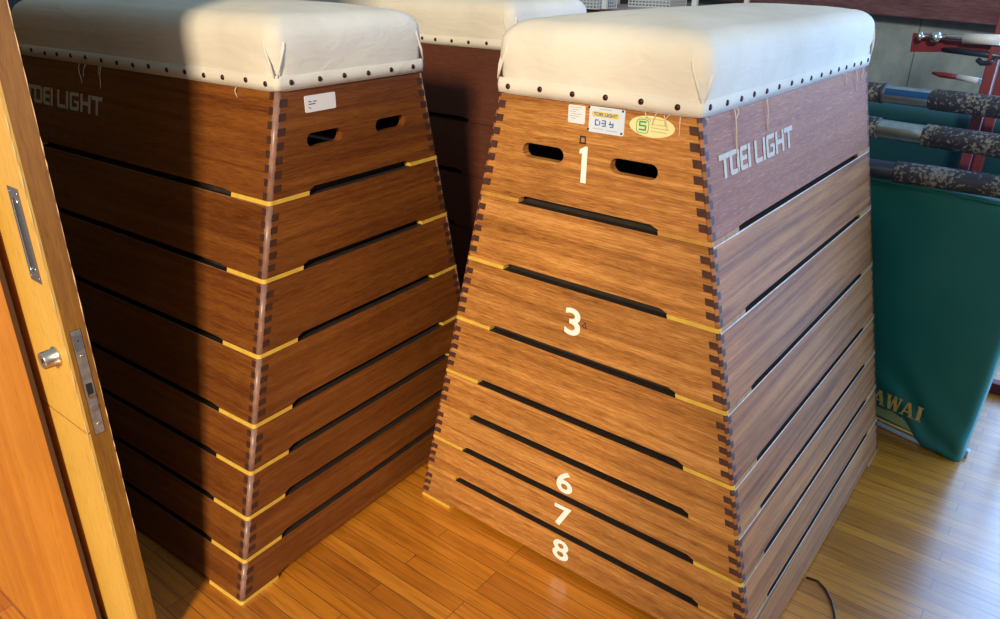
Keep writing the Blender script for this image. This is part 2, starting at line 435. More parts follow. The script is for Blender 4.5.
def make_tier(root, k, mats, tag_name):
    z1, z0 = ZT[k], ZT[k + 1]
    z0b = z0 + .0085
    fmat, smat, end, bead, worn, lip, yel = mats
    BR = .0055 if bead is BEAD_R else .0085
    bm = new()
    for nm, (fn, nrm, hf) in FACES.items():
        endf = nm in ('front', 'back')
        th = .018
        cut = BR if endf else BR
        m1, m2 = (.102, .122) if endf else (.118, .148)
        nh = .017 if endf else (.0105 if bead is BEAD_R else .013)
        zt = z1 - .0008
        a, b_ = hf(zt) - cut, hf(z0b) - cut
        w0 = hf(z0)
        out = [(-b_, z0b), (-(w0 - m1), z0b), (-(w0 - m2), z0 + nh), (w0 - m2, z0 + nh), (w0 - m1, z0b), (b_, z0b), (a, zt), (-a, zt)]
        holes = []
        if k == 0 and endf:
            holes = [slot(-.103, 1.010, .098, .029), slot(.098, 1.010, .098, .029)]
        add_board(bm, fn, nrm, out, holes, th, 0 if endf else 1, 5, 5, (random.random() * 9, random.random() * 9))
        if not endf and k > 0:  # pale top arris line; glint painted in on the numbered box
            wv = [(-a + 2 * a * i / 40) for i in range(41)]
            for i in range(40):
                h0, h1 = ((.0027 if bead is BEAD_R else .0014) + .0011 * noise.noise(Vector((wv[j] * 9, k * 3.1, sy_))) for j, sy_ in ((i, 0), (i + 1, 0)))
                poly(bm, [(wv[i], zt - h0), (wv[i + 1], zt - h1), (wv[i + 1], zt), (wv[i], zt)], fn, nrm, .0004, 4)
        # finger joints: dark end grain blocks in the corner
        n = max(3, round((z1 - z0) / .0275)); p = (z1 - z0 - .004) / n
        for i in range(n):
            zz = z0b + p * (i + (.55 if endf else .05)); hh = p * .54
            if zz + hh > zt: continue
            for s in (-1, 1):
                wd = .017 + .003 * random.random() if endf else .013
                if nm == 'back' and k > 3: continue
                e0, e1 = hf(zz) - cut + .001, hf(zz + hh) - cut + .001
                poly(bm, [(s * (e0 - wd), zz), (s * e0, zz), (s * e1, zz + hh), (s * (e1 - wd), zz + hh)], fn, nrm, .0007, 2)
        # inner aligning frame that rises into the tier above
        if k > 0:
            def fi(u, z, fn=fn, nrm=nrm): return fn(u, z) - nrm * .026
            hi = hf(z1) - .04
            add_board(bm, fi, nrm, [(-hi, z1 - .05), (hi, z1 - .05), (hi, z1 + .007), (-hi, z1 + .007)], (), .012, 5, 5)
    # corner beads
    for sx in (-1, 1):
        for sy in (-1, 1):
            p0 = Vector((sx * (hw(z0b) - BR + .0006), sy * (hl(z0b) - BR + .0006), z0b)); p1 = Vector((sx * (hw(z1) - BR + .0006), sy * (hl(z1) - BR + .0006), z1 - .0008))
            if bead is not BEAD_R: add_tube(bm, [p0, p1], BR, 12, 3); continue
            n = 2 * max(3, round((z1 - z0) / .0275))
            fs = add_tube(bm, [p0.lerp(p1, i / n) for i in range(n + 1)], BR, 12, 3)
            for j, f in enumerate(fs[:-2]):
                if (j // 12) % 2: f.material_index = 2
    t = obj('top_tier' if k == 0 else 'tier', bm, [fmat, smat, end, bead, worn, lip], root, fix=False)
    # yellow strips under the four corners
    for sx in (-1, 1):
        for sy in (-1, 1):
            b = new()
            zA, zB = z0 + .0004, z0b + .0006
            off = .0012; th = .02
            def q(u_out, v_along, z, face):
                if face == 'e': return Vector((sx * v_along, sy * (hl(z) + u_out), z))
                return Vector((sx * (hw(z) + u_out), sy * v_along, z))
            # end-face strip and side strip, rounded over the corner
            path = []
            r = .008
            X, Y = hw(z0) + off, hl(z0) + off
            path.append((hw(z0) - .104, Y)); path.append((X - r, Y))
            for i in range(1, 5):
                a = PI / 2 - (PI / 2) * i / 5; path.append((X - r + r * math.cos(a), Y - r + r * math.sin(a)))
            path.append((X, Y - r)); path.append((X, hl(z0) - .12))
            inner = [(x_ if i < 2 else min(x_, X - th), min(y_, Y - th)) if i < len(path) - 2 else (X - th, y_) for i, (x_, y_) in enumerate(path)]
            inner = []
            for i, (x_, y_) in enumerate(path):
                if i == 0: inner.append((x_, Y - th))
                elif i == len(path) - 1: inner.append((X - th, y_))
                else: inner.append((X - th, Y - th))
            rows = []
            for (x_, y_), (xi, yi) in zip(path, inner):
                d = (hw(zB) - hw(z0))
                rows.append([b.verts.new((sx * xx, sy * yy, zz)) for xx, yy, zz in ((x_, y_, zA), (x_ + d, y_, zB), (xi + d, yi, zB), (xi, yi, zA))])
            for i in range(len(rows) - 1):
                for j in range(4):
                    vs = [rows[i][j], rows[i][(j + 1) % 4], rows[i + 1][(j + 1) % 4], rows[i + 1][j]]
                    try: b.faces.new(vs)
                    except ValueError: pass
            b.faces.new(rows[0]); b.faces.new(rows[-1][::-1])
            bmesh.ops.remove_doubles(b, verts=b.verts[:], dist=1e-6)
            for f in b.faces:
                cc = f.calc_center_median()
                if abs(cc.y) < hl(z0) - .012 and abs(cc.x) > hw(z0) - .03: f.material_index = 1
            obj('edge_strip', b, [yel, YEL_SHADE if bead is BEAD_R else yel], t)
    return t

def ring_pts(a, b, r, z, n=6, seg=14):
    """rounded rectangle ring, a,b half sizes, always same vertex count"""
    r = min(r, a - .001, b - .001); pts = []
    cs = [(a - r, b - r, 0), (-(a - r), b - r, PI / 2), (-(a - r), -(b - r), PI), (a - r, -(b - r), 3 * PI / 2)]
    for ci, (cx, cy, a0) in enumerate(cs):
        for i in range(n + 1):
            t = a0 + (PI / 2) * i / n
            pts.append(Vector((cx + r * math.cos(t), cy + r * math.sin(t), z)))
        nx, ny, na = cs[(ci + 1) % 4]
        e = Vector((nx + r * math.cos(na), ny + r * math.sin(na), z)); s = pts[-1]
        for i in range(1, seg): pts.append(s.lerp(e, i / seg))
    return pts

def make_pad(root, seed, ntop=.0):
    bm = new()
    A, B = HW0 + .0045, HL0 + .0045
    z = 1.114
    prof = [(0, 0), (0, .018), (.0, .05), (-.003, .07), (-.002, .093)]
    R = .055
    for i in range(1, 8):
        t = PI / 2 * i / 7
        prof.append((-.002 + R * (1 - math.cos(t)), .093 + .046 * math.sin(t)))
    prof += [(.070, .1425), (.095, .1455), (.13, .1485), (.165, .1505), (.195, .151)]
    rings = []
    for d, h in prof:
        pts = ring_pts(A - d, B - d * (1 + .1 * (d > .06)), max(.014, .03 - d * .1) if d < .06 else .03, z + h)
        rr = []
        for p in pts:
            nn = noise.noise(Vector((p.x * 5 + seed, p.y * 5, p.z * 14)))
            n2 = noise.noise(Vector((p.x * 14 + seed, p.y * 12, p.z * 30 + 4)))
            amp = min(1, h / .05)
            out = Vector((p.x / A, p.y / B, 0)); 
            if h < .112: p = p + out.normalized() * (nn * .004 + n2 * .0015) * amp
            p.z += (nn * .004 + n2 * .001) * amp
            rr.append(bm.verts.new(p))
        rings.append(rr)
    n = len(rings[0])
    for i in range(len(rings) - 1):
        for k in range(n): bm.faces.new((rings[i][k], rings[i][(k + 1) % n], rings[i + 1][(k + 1) % n], rings[i + 1][k]))
    bm.faces.new(rings[-1])
    bm.faces.new(rings[0][::-1])
    pad = obj('padded_top', bm, CANVAS, root, smooth=True)
    # hem band with a stitched lip
    bm = new()
    for lo, hi, ex in ((1.1155, 1.142, .0055),):
        r0 = ring_pts(HW0 + ex, HL0 + ex, .012, lo); r1 = ring_pts(HW0 + ex + .001, HL0 + ex + .001, .012, (lo + hi) / 2); r2 = ring_pts(HW0 + ex, HL0 + ex, .012, hi); r3 = ring_pts(HW0 + .001, HL0 + .001, .010, hi + .0015); r4 = ring_pts(HW0 + .0012, HL0 + .0012, .010, lo)
        RR = []
        for rr in (r4, r0, r1, r2, r3):
            RR.append([bm.verts.new(p + Vector((0, 0, .0012 * noise.noise(Vector((p.x * 30 + seed, p.y * 30, 0)))))) for p in rr])
        n = len(RR[0])
        for i in range(len(RR) - 1):
            for k in range(n): bm.faces.new((RR[i][k], RR[i][(k + 1) % n], RR[i + 1][(k + 1) % n], RR[i + 1][k]))
    hem = obj('canvas_hem', bm, CANVAS_B, pad, smooth=True)
    # corner pleats : two raised folds meeting at the bottom of every corner
    for sx in (-1, 1):
        for sy in (-1, 1):
            b = new()
            cx, cy = sx * (A + .0005), sy * (B + .0005)
            add_tube(b, [(cx - sx * .004, cy + sy * .000, 1.140), (cx - sx * .012, cy + sy * .0015, 1.165), (cx - sx * .024, cy + sy * .001, 1.192), (cx - sx * .027, cy + sy * .0005, 1.203), (cx - sx * .028, cy - sy * .005, 1.208)], [.001, .0028, .0032, .0026, .0004], 8)
            add_tube(b, [(cx, cy - sy * .004, 1.140), (cx + sx * .0015, cy - sy * .012, 1.165), (cx + sx * .001, cy - sy * .022, 1.19), (cx + sx * .0, cy - sy * .026, 1.205), (cx - sx * .005, cy - sy * .027, 1.21)], [.001, .0028, .0030, .0022, .0004], 8)
            obj('corner_pleat', b, CANVAS, pad, smooth=True)
    return pad

STUD = None
def studs(pad, faces):
    global STUD
    if STUD is None:
        bm = new()
        add_lathe(bm, [(.0055, -.002), (.0055, .0), (.0048, .0016), (.0030, .0026), (.0010, .0031)], Matrix.Identity(4), 14)
        STUD = bpy.data.meshes.new('stud'); bm.to_mesh(STUD); bm.free(); STUD.materials.append(NAIL)
    for nm in faces:
        if nm in ('front', 'back'):
            us = [-.184 + i * .0715 + random.uniform(-.004, .004) for i in range(6)]
            us = [u for u in us if abs(u) < .2]
        else:
            us = [-.495 + i * .066 + random.uniform(-.005, .005) for i in range(16)]
        for u in us:
            z = 1.129 + random.uniform(-.0015, .0015)
            s = 1 if nm in ('right', 'back') else -1
            if nm in ('front', 'back'): p = Vector((u if nm == 'front' else -u, s * (HL0 + .0065), z)); Rr = Matrix.Rotation(PI / 2 if s < 0 else -PI / 2, 4, 'X')
            else: p = Vector((s * (HW0 + .0065), u if nm == 'right' else -u, z)); Rr = Matrix.Rotation(s * PI / 2, 4, 'Y')
            o = bpy.data.objects.new('stud', STUD); COL.objects.link(o); o.parent = pad
            o.matrix_basis = Matrix.Translation(p) @ Rr

def threads(pad, nm, list_):
    fn, nrm, hf = FACES[nm]
    for u, z, ln, sw in list_:
        bm = new()
        pts = []
        for i in range(7):
            t = i / 6
            pts.append(fn(u + sw * math.sin(t * 2.3 + u * 40) * .5 + sw * t * .3, z - ln * t) + nrm * (.0035 + .002 * math.sin(t * 5)))
        add_tube(bm, pts, [.0010] * 6 + [.0006], 6)
        obj('loose_thread', bm, THREAD, pad, smooth=True)

def vaulting_box(label, loc, rz, mats, seed, studf, group=None):
    root = thing('vaulting_box', label, 'vaulting box', loc, rz, group)
    tiers = []
    for k in range(8):
        mm = list(mats)
        if mats[0] is W_R_FRONT and k == 0: mm[1] = W_R_SCUFF
        if mats[0] is W_R_FRONT and k in (0, 4, 6): mm[6] = YEL_O
        tiers.append(make_tier(root, k, mm, seed))
    pad = make_pad(root, seed)
    studs(pad, studf)
    return root, tiers, pad

# --- right-hand, numbered box
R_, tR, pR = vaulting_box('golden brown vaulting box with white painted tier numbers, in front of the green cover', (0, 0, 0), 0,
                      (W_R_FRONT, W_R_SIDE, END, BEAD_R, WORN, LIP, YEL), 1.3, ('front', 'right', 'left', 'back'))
fn, nrm, _ = FACES['front']
def glyph(name, s, cu, cz, h, tier, m=WHITE, sx=1.0, bold=.03, label=None, face='front', off=.0012):
    b = new(); f, n_, _h = FACES[face]; text_bm(b, s, f, n_, cu, cz, h, sx, bold, 0, off)
    o = obj(name, b, m, tier, fix=False)
    if label: o['label'] = label
    return o
# digits
b = new(); poly(b, [(-.018, 1.029), (-.006, 1.036), (-.0005, 1.036), (-.0005, .966), (-.0125, .966), (-.0125, 1.0225), (-.018, 1.0205)], fn, nrm, .0012)
o = obj('tier_number', b, WHITE, tR[0], fix=False); o['label'] = 'white painted numeral 1'
glyph('tier_number', '3', -.011, .6705, .062, tR[2], bold=.02, sx=1.15, label='white painted numeral 3')
glyph('tier_number', '6', -.007, .2635, .060, tR[5], bold=.02, sx=1.18, label='white painted numeral 6')
glyph('tier_number', '7', -.007, .1650, .060, tR[6], bold=.02, sx=1.18, label='white painted numeral 7')
glyph('tier_number', '8', -.007, .0635, .060, tR[7], bold=.02, sx=1.18, label='white painted numeral 8')
# small hand drawn marks
def outline_mark(pts, w, tier, name='ink_mark'):
    b = new(); n = len(pts); c = (sum(p[0] for p in pts) / n, sum(p[1] for p in pts) / n)
    inn = [(c[0] + (p[0] - c[0]) * (1 - w), c[1] + (p[1] - c[1]) * (1 - w)) for p in pts]
    for i in range(n): poly(b, [pts[i], pts[(i + 1) % n], inn[(i + 1) % n], inn[i]], fn, nrm, .001)
    obj(name, b, INK, tier, fix=False)
outline_mark([(-.020, 1.040), (-.005, 1.040), (-.0065, 1.055), (-.019, 1.055)], .42, tR[0])
outline_mark([(.011, .668), (.023, .664), (.019, .679)], .45, tR[2])
for (u, z, r, k) in ((-.030, .262, .0045, 5), (-.003, .091, .005, 7)):
    outline_mark([(u + r * math.cos(i * PI / 5), z + r * math.sin(i * PI / 5)) for i in range(10)], .4, tR[k])
# sticker, maker's plate, oval label
def quad_plate(u0, z0, u1, z1, tier, m, name, off=.0015, tilt=0):
    b = new(); c = ((u0 + u1) / 2, (z0 + z1) / 2)
    def rr(u, z): 
        x, y = u - c[0], z - c[1]; return (c[0] + x * math.cos(tilt) - y * math.sin(tilt), c[1] + x * math.sin(tilt) + y * math.cos(tilt))
    r = .003; pts = []
    for cx, cz, a0 in ((u1 - r, z1 - r, 0), (u0 + r, z1 - r, 90), (u0 + r, z0 + r, 180), (u1 - r, z0 + r, 270)):
        for i in range(4): a = math.radians(a0 + 30 * i); pts.append(rr(cx + r * math.cos(a), cz + r * math.sin(a)))
    def f2(u, z): return fn(u, z) + nrm * off
    add_board(b, f2, nrm, pts, (), off * .95)
    return obj(name, b, m, tier, fix=True)
def lines(name, segs, m, tier, off=.0017, w=.001):
    b = new()
    for u0, z0, u1, z1 in segs: poly(b, [(u0, z0 - w), (u1, z1 - w), (u1, z1 + w), (u0, z0 + w)], fn, nrm, off)
    return obj(name, b, m, tier, fix=False)
st = quad_plate(-.0475, 1.076, -.0105, 1.109, tR[0], PAPER, 'paper_sticker'); st['label'] = 'small faded white sticker'
GREYINK = plain('faded_grey_ink', (.42, .42, .5), .6); 
lines('sticker_print', [(-.045 + .004 * (i % 2), 1.105 - i * .004, -.018 - .006 * (i % 3), 1.105 - i * .004) for i in range(6)], GREYINK, tR[0], w=.0007)
pl = quad_plate(-.0015, 1.065, .0725, 1.1115, tR[0], TIN, 'maker_plate'); pl['label'] = 'pale blue metal maker plate with four screws'
b = new(); yy = [(u, z) for u, z in slot(.033, 1.0985, .058, .0095)]; poly(b, yy, fn, nrm, .0019)
obj('plate_name_bar', b, plain('yellow_ink', (.75, .55, .08), .5), tR[0], fix=False)
b = new(); text_bm(b, 'TOEI LIGHT', fn, nrm, .033, 1.0985, .0062, 1.15, .03, 0, .0022); obj('plate_lettering', b, BLUE_INK, tR[0], fix=False)
b = new()
for u, z, w, h in ((.013, 1.083, .002, .010), (.016, 1.088, .008, .0018), (.016, 1.079, .008, .0018), (.022, 1.083, .002, .008), (.030, 1.083, .009, .002), (.034, 1.083, .002, .011), (.031, 1.0785, .008, .0018), (.031, 1.088, .008, .0018), (.046, 1.083, .010, .002), (.044, 1.0855, .002, .006), (.050, 1.082, .002, .008), (.047, 1.0785, .007, .0018)):
    poly(b, [(u - w / 2, z - h / 2), (u + w / 2, z - h / 2), (u + w / 2, z + h / 2), (u - w / 2, z + h / 2)], fn, nrm, .0022)
obj('plate_characters', b, BLUE_INK, tR[0], fix=False)
for sg in ((.008, 1.0725, .03, 1.0725), (.036, 1.0715, .060, 1.0715), (.02, 1.108, .045, 1.108)): lines('plate_print', [sg], GREYINK, tR[0], .0022, .0006)
for u, z in ((-.002, 1.109), (.068, 1.109), (-.002, 1.0695), (.068, 1.0695)):
    b = new(); add_lathe(b, [(.0022, 0), (.0020, .0008), (.001, .0012)], Matrix.Translation(fn(u, z) + nrm * .0015) @ Matrix.Rotation(PI / 2, 4, 'X'), 10); obj('plate_screw', b, INK, tR[0])
b = new(); ov = [(.1265 + .044 * math.cos(i * PI / 16), 1.0895 + .0185 * math.sin(i * PI / 16)) for i in range(32)]
def f2(u, z): return fn(u, z) + nrm * .0012
add_board(b, f2, nrm, ov, (), .0011); o = obj('oval_label', b, LYEL, tR[0]); o['label'] = 'pale yellow oval label with a green mark'
b = new()
cu, cz = .109, 1.0885
for u, z, w, h in ((0, .0075, .014, .0028), (-.006, .0045, .0028, .006), (0, .001, .014, .0028), (.006, -.0025, .0028, .006), (0, -.0062, .014, .0028)):
    poly(b, [(cu + u - w / 2, cz + z - h / 2), (cu + u + w / 2, cz + z - h / 2), (cu + u + w / 2, cz + z + h / 2), (cu + u - w / 2, cz + z + h / 2)], fn, nrm, .0018)
obj('label_mark', b, GREEN_INK, tR[0], fix=False)
b = new(); n = 16; oc = [(cu + .0125 * (abs(math.cos(a)) ** .5) * (1 if math.cos(a) > 0 else -1), cz + .0125 * (abs(math.sin(a)) ** .5) * (1 if math.sin(a) > 0 else -1)) for a in [2 * PI * (i + .5) / n for i in range(n)]]
for i in range(n):
    p, q = oc[i], oc[(i + 1) % n]; k = .9
    poly(b, [p, q, (cu + (q[0] - cu) * k, cz + (q[1] - cz) * k), (cu + (p[0] - cu) * k, cz + (p[1] - cz) * k)], fn, nrm, .0018)
obj('label_mark_outline', b, GREEN_INK, tR[0], fix=False)
lines('label_print', [(.125, 1.094, .158, 1.094), (.125, 1.088, .160, 1.088), (.125, 1.082, .156, 1.082), (.100, 1.103, .148, 1.103)], plain('olive_ink', (.45, .45, .2), .6), tR[0], .0018, .0005)
for wd in (0, 1):
    b = new(); f_, n_, _ = FACES['right']; toei(b, f_, n_, -.463, 1.0015, .384, .043, .0012, wd)
    o = obj('brand_lettering', b, CREAM_INK, tR[0], fix=False); o['label'] = 'cream stencilled word ' + ('TOEI', 'LIGHT')[wd]
threads(pR, 'front', [(.118, 1.114, .016, .010), (.132, 1.114, .022, -.006), (.150, 1.113, .026, .008), (.160, 1.114, .02, -.012), (.178, 1.113, .036, .004)])
threads(pR, 'right', [(-.382, 1.114, .085, .010), (-.376, 1.113, .022, -.012), (-.225, 1.114, .062, .006), (-.50, 1.113, .012, .01), (.30, 1.113, .03, .01), (.40, 1.113, .05, .008), (.46, 1.113, .03, -.01)])

# --- left-hand box
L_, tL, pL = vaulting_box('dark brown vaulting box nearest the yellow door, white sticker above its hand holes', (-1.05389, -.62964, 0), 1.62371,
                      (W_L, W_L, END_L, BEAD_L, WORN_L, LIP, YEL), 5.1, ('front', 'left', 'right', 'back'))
stk = quad_plate(-.149, 1.066, -.066, 1.099, tL[0], PAPER, 'paper_sticker', tilt=.0); stk['label'] = 'white paper sticker'
lines('sticker_print', [(-.140, 1.087, -.132, 1.087), (-.128, 1.087, -.118, 1.0865), (-.140, 1.082, -.122, 1.082), (-.140, 1.076, -.134, 1.073)], INK, tL[0], w=.0009)
for wd in (0, 1):
    b = new(); f_, n_, _ = FACES['left']; toei(b, f_, n_, -.480, 1.0015, .384, .043, .0012, wd)
    o = obj('brand_lettering', b, CREAM_INK, tL[0], fix=False); o['label'] = 'cream stencilled word ' + ('TOEI', 'LIGHT')[wd]
threads(pL, 'left', [(-.20, 1.113, .045, .010), (-.18, 1.113, .030, -.012), (-.11, 1.113, .05, .006), (-.125, 1.113, .02, .02), (.40, 1.113, .02, .008)])

# --- box behind
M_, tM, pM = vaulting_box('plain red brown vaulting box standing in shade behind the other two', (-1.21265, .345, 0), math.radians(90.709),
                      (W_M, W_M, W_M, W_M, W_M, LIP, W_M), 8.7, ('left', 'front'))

# ------------------------------------------------------------------ setting
def structure(name, bm, m, loc=(0, 0, 0), rz=0, parent=None, fix=True):
    o = obj(name, bm, m, parent, fix=fix); o.location = loc; o.rotation_euler = (0, 0, rz)
    if parent is None: o['kind'] = 'structure'
    return o
b = new(); add_box(b, (0, 2.60, -.18), (9, 7.80, .36)); structure('floor', b, FLOOR)
b = new(); add_box(b, (0, -4.8, -.38), (9, 7.0, .06)); structure('floor', b, FLOOR)
# back wall: turned 40 degrees, deep wooden sill board; unseen glass door shaped for the floor glare
WX, WY, WA = .15, 2.44, math.radians(-40)
def wallbox(u0, u1, z0, z1, t=.15, front=0.0): return ((u0 + u1) / 2, front + t / 2, (z0 + z1) / 2), (u1 - u0, t, z1 - z0)
WU0, WU1, WZ0, WZ1 = .62, 3.10, .10, 2.50
b = new()
for a in ((-4.2, WU0, 0, 1.20), (WU1, 4.2, 0, 1.20), (-4.2, WU0, 1.20, 3.0), (WU1, 4.2, 1.20, 3.0), (WU0, WU1, WZ1, 3.0), (WU0, WU1, 0, WZ0)):
    c, s = wallbox(*a); add_box(b, c, s)
wb = structure('wall_back', b, CONC, (WX, WY, 0), WA)
b = new(); add_box(b, (-1.4, -.035, 1.262), (3.9, .07, .24), bev=.004); structure('trim_1', b, SILL, (WX, WY, 0), WA)
b = new()
def fbar(u0, u1, z0, z1, y=.06, t=.05): add_box(b, ((u0 + u1) / 2, y, (z0 + z1) / 2), (u1 - u0, t, z1 - z0))
fbar(WU0, WU1, WZ0, WZ0 + .05); fbar(WU0, WU1, WZ1 - .05, WZ1)
for u in (WU0 + .025, (WU0 + WU1) / 2, WU1 - .025): fbar(u - .025, u + .025, WZ0 + .05, WZ1 - .05)
structure('glass_door_1', b, plain('aluminium_frame', (.5, .52, .54), .4, .8), (WX, WY, 0), WA)
b = new(); add_box(b, (-2.85, 1.6, 1.5), (.1, 6.2, 3.0)); structure('wall_left', b, DARKW)
# doorway wall: pocket panel on the left
b = new(); add_box(b, (-1.7235, -1.3055, 1.02), (2.066, .008, 2.74)); 
for f in b.faces:
    if f.normal.x > .9: f.material_index = 0
o = structure('wall_front', b, PANEL)
b = new(); add_box(b, (-.6896, -1.3050, 1.02), (.0016, .0086, 2.74)); structure('trim_2', b, DARKWOOD)
b = new(); add_box(b, (2.72, -3.5, 1.2), (2.2, .12, 3.1)); structure('unseen_blocker_wall', b, PLAST)  # unseen wall behind the camera, added to keep the hall lamp off the box side
b = new(); add_box(b, (-.9, -1.283, .0015), (3.8, .018, .003)); structure('trim_3', b, plain('steel_floor_track', (.35, .36, .36), .4, .8))

# ------------------------------------------------------------------ sliding door
DX = -.543; DY0, DY1 = -1.286, -1.2455
door = bpy.data.objects.new('door_1', None); COL.objects.link(door); door.location = (DX, DY0, 0); door['kind'] = 'structure'; door['label'] = 'yellow sliding door with lock plate in its brown edge'
def dloc(o): return o
b = new()
W = .95
zl = .5655
# slab in two veneered faces (upper and lower) with a groove between, core between them
add_box(b, (-W / 2, .0025, (2.05 + zl + .002) / 2), (W, .005, 2.05 - zl - .002), 0)
add_box(b, (-W / 2, .0025, (zl - .002 + .004) / 2), (W, .005, zl - .002 - .004), 0)
# core with mortise for the lock
c0, c1 = .005, (DY1 - DY0)
pz0, pz1 = .556, .766
py0, py1 = .0125, .0315
add_box(b, (-W / 2 - .004, (c0 + c1) / 2, 1.027), (W - .008, c1 - c0, 2.046), 1)
def edgeblk(y0, y1, z0, z1): add_box(b, (-.004, (y0 + y1) / 2, (z0 + z1) / 2), (.008, y1 - y0, z1 - z0), 1)
edgeblk(c0, c1, .004, pz0); edgeblk(c0, c1, pz1, 2.05); edgeblk(c0, py0, pz0, pz1); edgeblk(py1, c1, pz0, pz1)
slab = obj('door_leaf', b, [DOORFACE, DOOREDGE], door)
# chipped paler arrises, irregular
b = new()
random.seed(3)
for yy, s in ((0.0003, 1), (c1 - .0003, -1)):
    z = .3
    while z < 1.7:
        ln = random.uniform(.02, .07); r = random.uniform(.0005, .0013)
        add_tube(b, [(-.0003, yy, z), (-.0001, yy, z + ln * .5), (-.0003, yy, z + ln)], [.0003, r, .0003], 5); z += ln * .97
obj('chipped_edge', b, CHIP, door)
# lock face plate
b = new()
add_box(b, (-.0015, (py0 + py1) / 2, (pz0 + pz1) / 2), (.003, py1 - py0 - .002, pz1 - pz0 - .002), 0, bev=.0006)
plate = obj('lock_plate', b, STEEL_OLD, door)
pm = (py0 + py1) / 2
b = new(); add_box(b, (.0004, pm, .648), (.0012, .010, .026), 0); obj('bolt_slot', b, BLACK, plate)
b = new(); add_box(b, (.0016, pm, .636), (.005, .009, .010), 0, bev=.001); obj('latch_bolt', b, plain('brass_bolt', (.5, .33, .15), .35, 1), plate)
b = new(); add_box(b, (.001, pm + .001, .612), (.003, .012, .010), 0, R=Matrix.Rotation(.5, 3, 'X'), bev=.0008); obj('adjuster_tab', b, GLINT, plate)
for zz in (.578, .7455, .716): 
    b = new(); add_lathe(b, [(.0032, 0), (.003, .001), (.0012, .0012)], Matrix.Translation((0.0002, pm, zz)) @ Matrix.Rotation(PI / 2, 4, 'Y'), 10); obj('plate_screw', b, INK if zz == .7455 else BRASS, plate)
b = new(); add_box(b, (.0006, pm, .742), (.0015, .015, .030), 0, bev=.0005); obj('cover_tab', b, GLINT, plate)
# recessed pull
b = new()
puc = -.590 - DX; pw = .040; pz0_, pz1_ = .850, 1.012
f_ = lambda u, z: Vector((u, -.0012, z)); nn_ = Vector((0, -1, 0))
def rslot(cu, cz, w, h, n=6):
    r = w / 2; pts = []
    for s, a0 in ((1, 0), (-1, PI)):
        for i in range(n + 1):
            a = a0 + PI * i / n; pts.append((cu + r * math.cos(a), cz + s * (h / 2 - r) + r * math.sin(a)))
    return pts
hole = rslot(puc, (pz0_ + pz1_) / 2, .020, .130)
add_board(b, f_, nn_, [(puc - pw / 2, pz0_), (puc + pw / 2, pz0_), (puc + pw / 2, pz1_), (puc - pw / 2, pz1_)], [hole], .0011)
pull = obj('recessed_pull', b, plain('pull_plate_steel', (.30, .26, .26), .35, .8), door)
b = new()
add_tube(b, [Vector((u, -.0014, z)) for u, z in rslot(puc, (pz0_ + pz1_) / 2, .020, .130, 8)] , .0014, 6)
obj('pull_rim', b, GLINT, pull)
b = new(); poly(b, rslot(puc, (pz0_ + pz1_) / 2, .018, .128), lambda u, z: Vector((u, -.0004, z)), nn_, .0001); obj('pull_recess', b, plain('pull_recess_steel', (.20, .20, .20), .3, .9), pull, fix=False)
for u, z in ((puc - .014, pz1_ - .008), (puc + .014, pz1_ - .008), (puc - .014, pz0_ + .008), (puc + .014, pz0_ + .008)):
    b = new(); add_lathe(b, [(.0022, 0), (.002, .0008), (.0006, .001)], Matrix.Translation((u, -.0012, z)) @ Matrix.Rotation(PI / 2, 4, 'X'), 8); obj('pull_screw', b, GLINT, pull)
# cylinder
b = new(); Mx = Matrix.Translation((-.589 - DX, 0, .709)) @ Matrix.Rotation(PI / 2, 4, 'X')
add_lathe(b, [(.0185, 0), (.0185, .003), (.0160, .0042), (.0155, .024), (.0145, .0255), (.0105, .0256), (.0100, .0245)], Mx, 24)
kn = obj('lock_cylinder', b, BRASS, door)
b = new(); add_box(b, (-.589 - DX, -.0248, .709), (.0022, .0016, .008)); obj('keyhole', b, INK, kn)

# ------------------------------------------------------------------ rack of poles with green covers
def pole(name, label, A, B, rad, secs):
    """A,B world points; secs list of (t0,t1,radius factor,material,part)"""
    A, B = Vector(A), Vector(B)
    d = (B - A)
    root = thing(name, label, 'pole', tuple(A), 0, 'steel poles laid on the red rack')
    for t0, t1, k, m, nm in secs:
        b = new(); r = rad * k
        p0, p1 = d * t0, d * t1; dd = d.normalized()
        add_tube(b, [p0, p0 + dd * .001, p0 + dd * .004, p1 - dd * .004, p1 - dd * .001, p1], [r * .9, r * .97, r, r, r * .97, r * .9], 24)
        o = obj(nm, b, m, root)
    return root, d
p1r, d1 = pole('steel_pole', 'steel pole with a blue label, topmost of the three laid on the red rack', (.139, .964, .991), (.502, .895, .991), .0300,
     [(-.36, .105, 1.0, GRIP, 'worn_end_tube'), (.09, .52, .92, CHROME, 'chrome_sleeve'), (.495, 2.0, 1.04, GRIP, 'black_tube'), (.088, .125, 1.06, NAVY, 'collar')])
